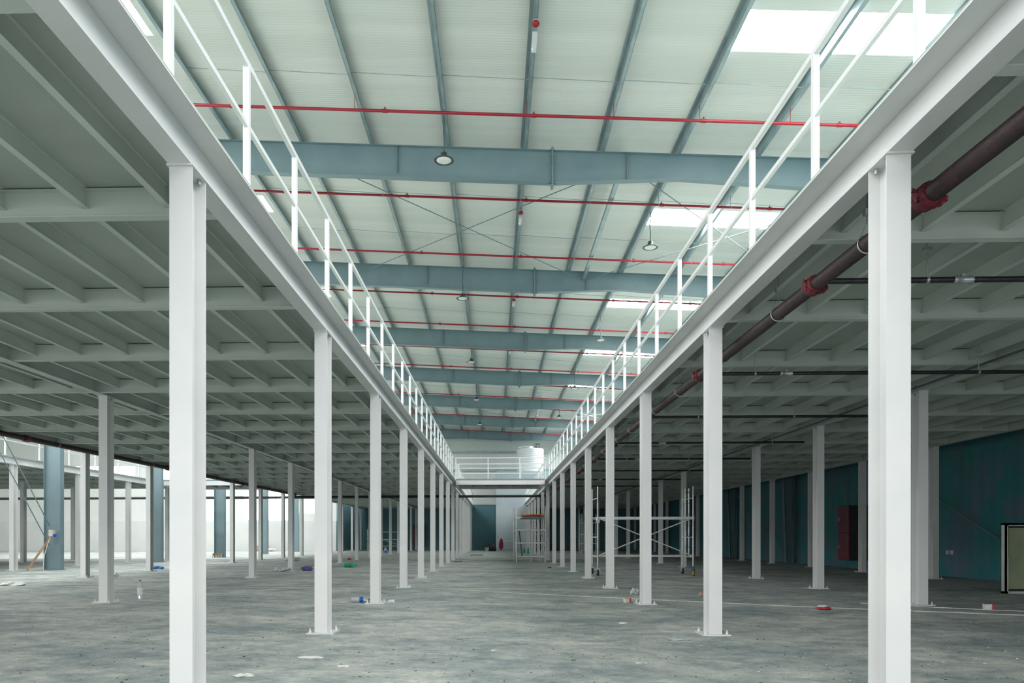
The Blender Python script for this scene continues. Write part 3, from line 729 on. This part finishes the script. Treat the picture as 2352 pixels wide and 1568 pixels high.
b = MB(); b.box(x0 + .08, x0 + .15, y1 - .08, y1 - .03, .06, .95); b.build('inner_strip', M['cream'], t)
t = thing('red_cabinet', 'tall dull red metal cabinet fixed to the right wall', 'cabinet', (16.5, 35.2, .4))
b = MB(); b.box(16.3, 17.149, 34.6, 35.72, .40, 2.94); b.build('body', M['dark'], t)
for z0, z1 in ((.43, 1.66), (1.70, 2.91)):
    b = MB(); b.box(16.27, 16.3, 34.63, 35.69, z0, z1); d = b.build('door', M['redcab'], t)
    q = MB(); q.box(16.25, 16.27, 35.55, 35.61, (z0 + z1) / 2 - .08, (z0 + z1) / 2 + .08); q.build('handle', M['galv'], d)
b = MB(); b.tube([(16.5, 35.2, 2.94), (16.5, 35.2, 4.95)], .02, 6); b.build('conduit', M['cable'], t)
for n_, y in enumerate((28.62, 28.36)):
    t = thing('wall_socket', ('farther', 'nearer')[n_] + ' of two small white socket plates on the teal right wall', 'socket', (17.14, y, .9), 'socket plates')
    b = MB(); b.box(17.12, 17.148, y - .07, y + .07, .84, .98); b.build('plate', M['rail'], t)
    b = MB(); b.box(17.112, 17.12, y - .03, y + .03, .88, .94); b.build('outlet', M['bucket'], t)
for n_, (y0, y1) in enumerate(((22.9, 32.6), (43.2, 52.8))):
    b = MB(); b.tube([(16.9, y0, .3), (16.9, y1, 4.6)], .03, 8); tag(b.build('bracing_rod', M['blue'], None, (16.9, y0, .3)), ('nearer', 'farther')[n_] + ' slanting bracing rod against the teal right wall', 'rod', 'right wall bracing rods')
# red panels on the back wall
t = thing('red_locker', 'dull red double cabinet in front of the far left end wall', 'cabinet', (-8.8, 85.6, 0))
b = MB(); b.box(-9.5, -8.2, 85.3, 85.999, .4, 2.9); b.build('body', M['redcab'], t)
for x in (-9.48, -8.84):
    b = MB(); b.box(x, x + .62, 85.27, 85.3, .43, 2.87); b.build('door', M['redcab'], t)

# ------------------------------------------------------------------ rubbish and small things
def bottle(label, x, y, h, r, mat, lying=0, rot=0, cap='bluecap', group=None, band=None):
    R = Matrix.Rotation(rot, 3, 'Z') @ (Matrix.Rotation(PI / 2, 3, 'Y') if lying else Matrix.Identity(3))
    c = (x, y, r + .001 if lying else .001)
    t = thing('plastic_bottle', label, 'bottle', (x, y, 0), group)
    pr = [(r * .8, 0), (r, .02), (r * .93, h * .18), (r, h * .2), (r * .93, h * .3), (r, h * .34), (r, h * .68), (r * .85, h * .76), (r * .4, h * .88), (r * .32, h * .94)]
    b = MB(); b.lathe(pr, c, 16, R); b.build('bottle_body', mat, t)
    b = MB(); b.lathe([(r * .38, h * .935), (r * .38, h)], c, 12, R); b.build('cap', M[cap], t)
    if band:
        b = MB(); b.lathe([(r * 1.02, h * band[0]), (r * 1.02, h * band[1])], c, 16, R); b.build('paper_label', M[band[2]], t)
bottle('clear plastic bottle with dark red cap standing between columns', -8.53, 17.52, .46, .062, M['pet'], 0, 0, 'redcap', None, (.25, .6, 'paper'))
bottle('clear bottle with blue label lying beside an aisle column foot', -3.28, 16.8, .42, .062, M['pet'], 1, .05, 'redcap', None, (.45, .66, 'bluecap'))
bottle('green plastic bottle lying in two halves on the floor', -7.35, 35.87, .6, .10, M['green'], 1, .05, 'redcap', None, (.42, .56, 'woodd'))
bottle('green bottle standing left of its twin behind the aisle scaffold', 2.64, 67.3, .52, .085, M['green'])
bottle('green bottle standing right of its twin behind the aisle scaffold', 2.99, 67.3, .52, .085, M['green'])
bottle('pale blue bottle standing behind the ladder of the aisle scaffold', 3.62, 69, .45, .12, M['pet'], 0, 0, 'bluecap', None, (.3, .5, 'bluecap'))
bottle('clear blue tinted bottle standing far under the left mezzanine', -9.73, 65.5, .6, .12, M['pet'], 0, 0, 'bluecap', None, (.1, .4, 'bluecap'))
for k in range(4):
    bottle('small dark bottle with yellow band, %s in the line at a portal column foot' % ORD[k], -20.2 + .19 * k, 52.45, .34, .065, M['pet'], 0, 0, 'redcap', 'bottles by the portal column', (.5, .8, 'yellow'))

def lump(name, label, cat, x, y, r, mat, seed, jag=.28):
    b = MB(); b.lump((x, y, r[2] * .55), r, 18, 10, jag, seed); return tag(b.build(name, M[mat], None, (x, y, 0)), label, cat)
lump('crumpled_bag', 'blue plastic bag crumpled beside a column at the atrium edge', 'bag', -15.70, 33.9, (.26, .18, .09), 'bluebag', 1)
lump('crumpled_bag', 'violet plastic bag crumpled on the floor under the left mezzanine', 'bag', -8.25, 32.2, (.22, .16, .13), 'purple', 2)
lump('plastic_film', 'heap of clear plastic film at a middle column foot', 'plastic film', -9.15, 31.9, (.42, .28, .10), 'clear', 3)
lump('plastic_film', 'crumpled clear film lying nearer the bright left end wall', 'plastic film', -12.4, 45, (.4, .3, .16), 'clear', 4)
lump('rubbish_heap', 'heap of brown and white rubbish by the bright end wall', 'rubbish', -24.1, 75.9, (.75, .4, .42), 'stone', 5)
lump('paper_heap', 'white and green scraps beside the brown rubbish heap', 'rubbish', -23.2, 75.7, (.6, .35, .2), 'paper', 6)
lump('brick_lump', 'pinkish brick lump lying behind the second right aisle column', 'brick', 5.22, 18.9, (.075, .07, .07), 'stone', 7, .12)
lump('plastic_sheet', 'tented scrap of clear plastic left of an aisle column', 'plastic sheet', 3.62, 19.3, (.12, .1, .1), 'clear', 8)
lump('torn_paper', 'long torn white paper strip lying on the front left floor', 'paper', -2.28, 9.05, (.155, .06, .018), 'paper', 9, .12)
lump('torn_paper', 'small torn white paper just below the long strip', 'paper', -1.75, 8.45, (.07, .04, .014), 'paper', 10, .2)
lump('torn_paper', 'crumpled white paper at the lower left edge of the floor', 'paper', -2.69, 7.85, (.10, .05, .02), 'paper', 12, .2)
lump('torn_paper', 'flat pale sheet lying before the second right aisle column', 'paper', 2.66, 10.85, (.17, .10, .02), 'clear', 13, .15)
lump('torn_paper', 'pale round scrap lying in the right half of the aisle', 'paper', 2.2, 12.8, (.075, .07, .02), 'paper', 14, .12)
lump('torn_paper', 'pale pointed scrap lying near the lower middle of the floor', 'paper', 1.73, 8.8, (.09, .03, .012), 'clear', 15, .2)
lump('torn_paper', 'tiny white scrap alone in the middle of the front aisle', 'paper', -.02, 9.7, (.03, .03, .012), 'paper', 16, .2)
lump('torn_paper', 'pair of white crumpled papers at the far left floor', 'paper', -14.8, 22.3, (.35, .2, .07), 'paper', 17, .3)
lump('torn_paper', 'white wad beside a column foot at the atrium edge', 'paper', -14.3, 27.4, (.12, .1, .1), 'paper', 18, .2)
lump('torn_paper', 'small white wad by the third left aisle column foot', 'paper', -2.35, 16.7, (.08, .06, .045), 'paper', 19, .25)
lump('red_scrap', 'small bright pink scrap beside the right aisle columns', 'scrap', 2.62, 35.8, (.10, .08, .04), 'redcard', 21, .15)
lump('red_scrap', 'tiny red scrap under the left mezzanine beyond the second aisle column', 'scrap', -9.4, 47.4, (.12, .1, .08), 'redcard', 22, .15)
lump('black_bag', 'black rubbish bag at the foot of the far end wall', 'bag', -.4, 77.0, (.5, .35, .45), 'bag', 23)
t = thing('bucket', 'pale plastic bucket standing before the far end wall', 'bucket', (-.85, 75.2, 0))
b = MB(); b.lathe([(.17, 0.001), (.21, .36), (.23, .37), (.23, .41)], (-.85, 75.2, 0), 20); b.build('pail', M['bucket'], t)
b = MB(); b.tube([(-.85 + .23 * math.cos(a * PI / 8), 75.0, .38 - .12 * math.sin(a * PI / 8)) for a in range(9)], .008, 5); b.build('handle', M['dark'], t)
def carton(label, x, y, z, s, rot, matA, matB):
    t = thing('small_carton', label, 'carton', (x, y, 0)); R = Matrix.Rotation(rot, 3, 'Z')
    def bx(a, b_, c, d, e, f_, mat, nm):
        q = MB(); q.box(a, b_, c, d, e, f_); q.v = [tuple(R @ Vector(p) + Vector((x, y, z))) for p in q.v]; q.build(nm, M[mat], t)
    bx(-s, s * .45, -s * .6, s * .6, .001, s * 1.3, matA, 'box_body'); bx(s * .45, s, -s * .61, s * .61, .001, s * 1.31, matB, 'printed_end')
    bx(-s, s * .45, -s * .6, s * .2, s * 1.3, s * 1.36, matB, 'flap')
carton('cream and red carton standing left of the third right aisle column', 3.01, 16.98, 0, .075, .5, 'card', 'redcard')
carton('white and red carton lying near the white cord at the right edge', 10.13, 15.54, 0, .09, -.2, 'paper', 'redcard')
t = thing('food_packet', 'flat red and white packet lying on the white cord', 'packet', (6.76, 15.5, 0))
b = MB(); b.lump((6.76, 15.45, .03), (.16, .10, .03), 14, 8, .1, 41); b.build('wrapper', M['redcard'], t)
b = MB(); b.lump((6.74, 15.47, .065), (.11, .07, .03), 14, 8, .12, 42); b.build('contents', M['paper'], t)
b = MB(); b.tube([(-2.81, 21.95, .012), (0, 20.0, .012), (2.2, 18.55, .012), (5.43, 16.61, .012), (6.6, 15.93, .012), (10.02, 14.36, .012), (12, 13.5, .012)], .0085, 6)
tag(b.build('white_cord', M['paper'], None, (0, 20, 0)), 'long thin white cord lying slantwise across the floor', 'cord')
b = MB(); b.tube([(8.2, 16.9, .01), (9.2, 16.0, .01), (10.6, 15.1, .01), (11.2, 14.5, .01)], .008, 6)
tag(b.build('thin_cord', M['paper'], None, (9, 16, 0)), 'short thin pale cord curling past the white and red carton', 'cord')
for n_, (x, y, l, lab) in enumerate(((-1.5, 59.4, 1.0, 'brown timber offcut lying across the far aisle'), (-2.2, 44, .5, 'short dark offcut lying in the left of the aisle beyond the middle'), (.95, 9.0, .05, 'tiny dark splinter lying in the front aisle'))):
    b = MB(); b.bar((x - l / 2, y, .03 * min(1, l * 4)), (x + l / 2, y + .1 * l, .03 * min(1, l * 4)), .12 * min(1, l * 2 + .02), .05 * min(1, l * 4)); tag(b.build('timber_offcut', M['woodd'], None, (x, y, 0)), lab, 'timber')
# plank leaning on the portal column
t = thing('leaning_plank', 'pine plank leaning on the nearest wide atrium column', 'plank', (-20.4, 32.1, 0))
b = MB(); b.bar((-20.45, 31.7, .03), (-19.78, 32.40, 1.55), .12, .07); b.build('board', M['wood'], t)
t2 = thing('hand_tool', 'pale box with blue side and white cable atop the leaning plank', 'tool', (-19.9, 32.3, 1.5))
b = MB(); b.box(-19.86, -19.68, 32.3, 32.5, 1.52, 1.80); b.build('tool_body', M['card'], t2)
b = MB(); b.box(-19.68, -19.62, 32.32, 32.5, 1.48, 1.62); b.build('tool_head', M['bluecap'], t2)
b = MB(); b.tube([(-19.76, 32.28, 1.5), (-19.86, 32.2, 1.1), (-19.95, 32.15, .7), (-19.97, 32.1, .3), (-19.91, 32.0, .02), (-19.83, 31.9, .017)], .016, 6); b.build('cable', M['paper'], t2)

# loose grit and flakes nobody could count
rd = random.Random(5); g = MB(); w = MB()
for k in range(4200):
    y = 5.5 + 24 * rd.random() ** 1.5; x = (rd.random() * 2 - 1) * (y * .72 + 1)
    a = rd.random() * PI; l = .004 + .016 * rd.random() ** 3; wd = l * (.3 + .6 * rd.random()); h = .002 + .005 * rd.random()
    if rd.random() < .04: l *= 3; wd = .004
    n = 5; top = []; bot = []
    for q in range(n):
        t_ = 2 * PI * q / n + rd.random() * .7; rr = .7 + .5 * rd.random(); u, v = l * rr * math.cos(t_), wd * rr * math.sin(t_)
        px, py_ = x + u * math.cos(a) - v * math.sin(a), y + u * math.sin(a) + v * math.cos(a)
        top.append((px, py_, h * (.6 + .6 * rd.random()))); bot.append((px, py_, .0004))
    (w if rd.random() < .3 else g)._add(bot + top, [tuple(range(n, 2 * n))] + [(q, (q + 1) % n, (q + 1) % n + n, q + n) for q in range(n)])
tag(g.build('dark_grit', M['dark']), 'dark grit and splinters scattered over the dusty floor', 'grit', None, 'stuff')
tag(w.build('pale_flakes', M['paper']), 'pale flakes and crumbs scattered over the dusty floor', 'flakes', None, 'stuff')

# ------------------------------------------------------------------ light
wd = bpy.data.worlds.new('World'); S.world = wd; wd.use_nodes = True
bg = wd.node_tree.nodes['Background']; bg.inputs[0].default_value = (.98, .99, 1.0, 1); bg.inputs[1].default_value = 2.0

# ------------------------------------------------------------------ camera
cam = bpy.data.cameras.new('Camera'); co = bpy.data.objects.new('Camera', cam); COL.objects.link(co)
co.location = (0, 0, 1.5); co.rotation_euler = (PI / 2 - .0012, 0, .0328)
cam.sensor_width = 36; cam.sensor_fit = 'HORIZONTAL'; cam.lens = 1700 / 2352 * 36
cam.shift_x = .0402; cam.shift_y = .1914; cam.clip_end = 300; cam.clip_start = .05
S.camera = co

S.view_settings.view_transform = 'Standard'; S.view_settings.look = 'None'; S.view_settings.gamma = 1; S.view_settings.use_curve_mapping = False
S.view_settings.exposure = 0.58
c = S.cycles
c.use_denoising = True
c.max_bounces = 8; c.diffuse_bounces = 5; c.glossy_bounces = 3; c.transmission_bounces = 4
c.caustics_reflective = False; c.caustics_refractive = False; c.sample_clamp_indirect = 6
c.use_light_tree = True
c.use_adaptive_sampling = True; c.adaptive_threshold = .035; c.adaptive_min_samples = 16
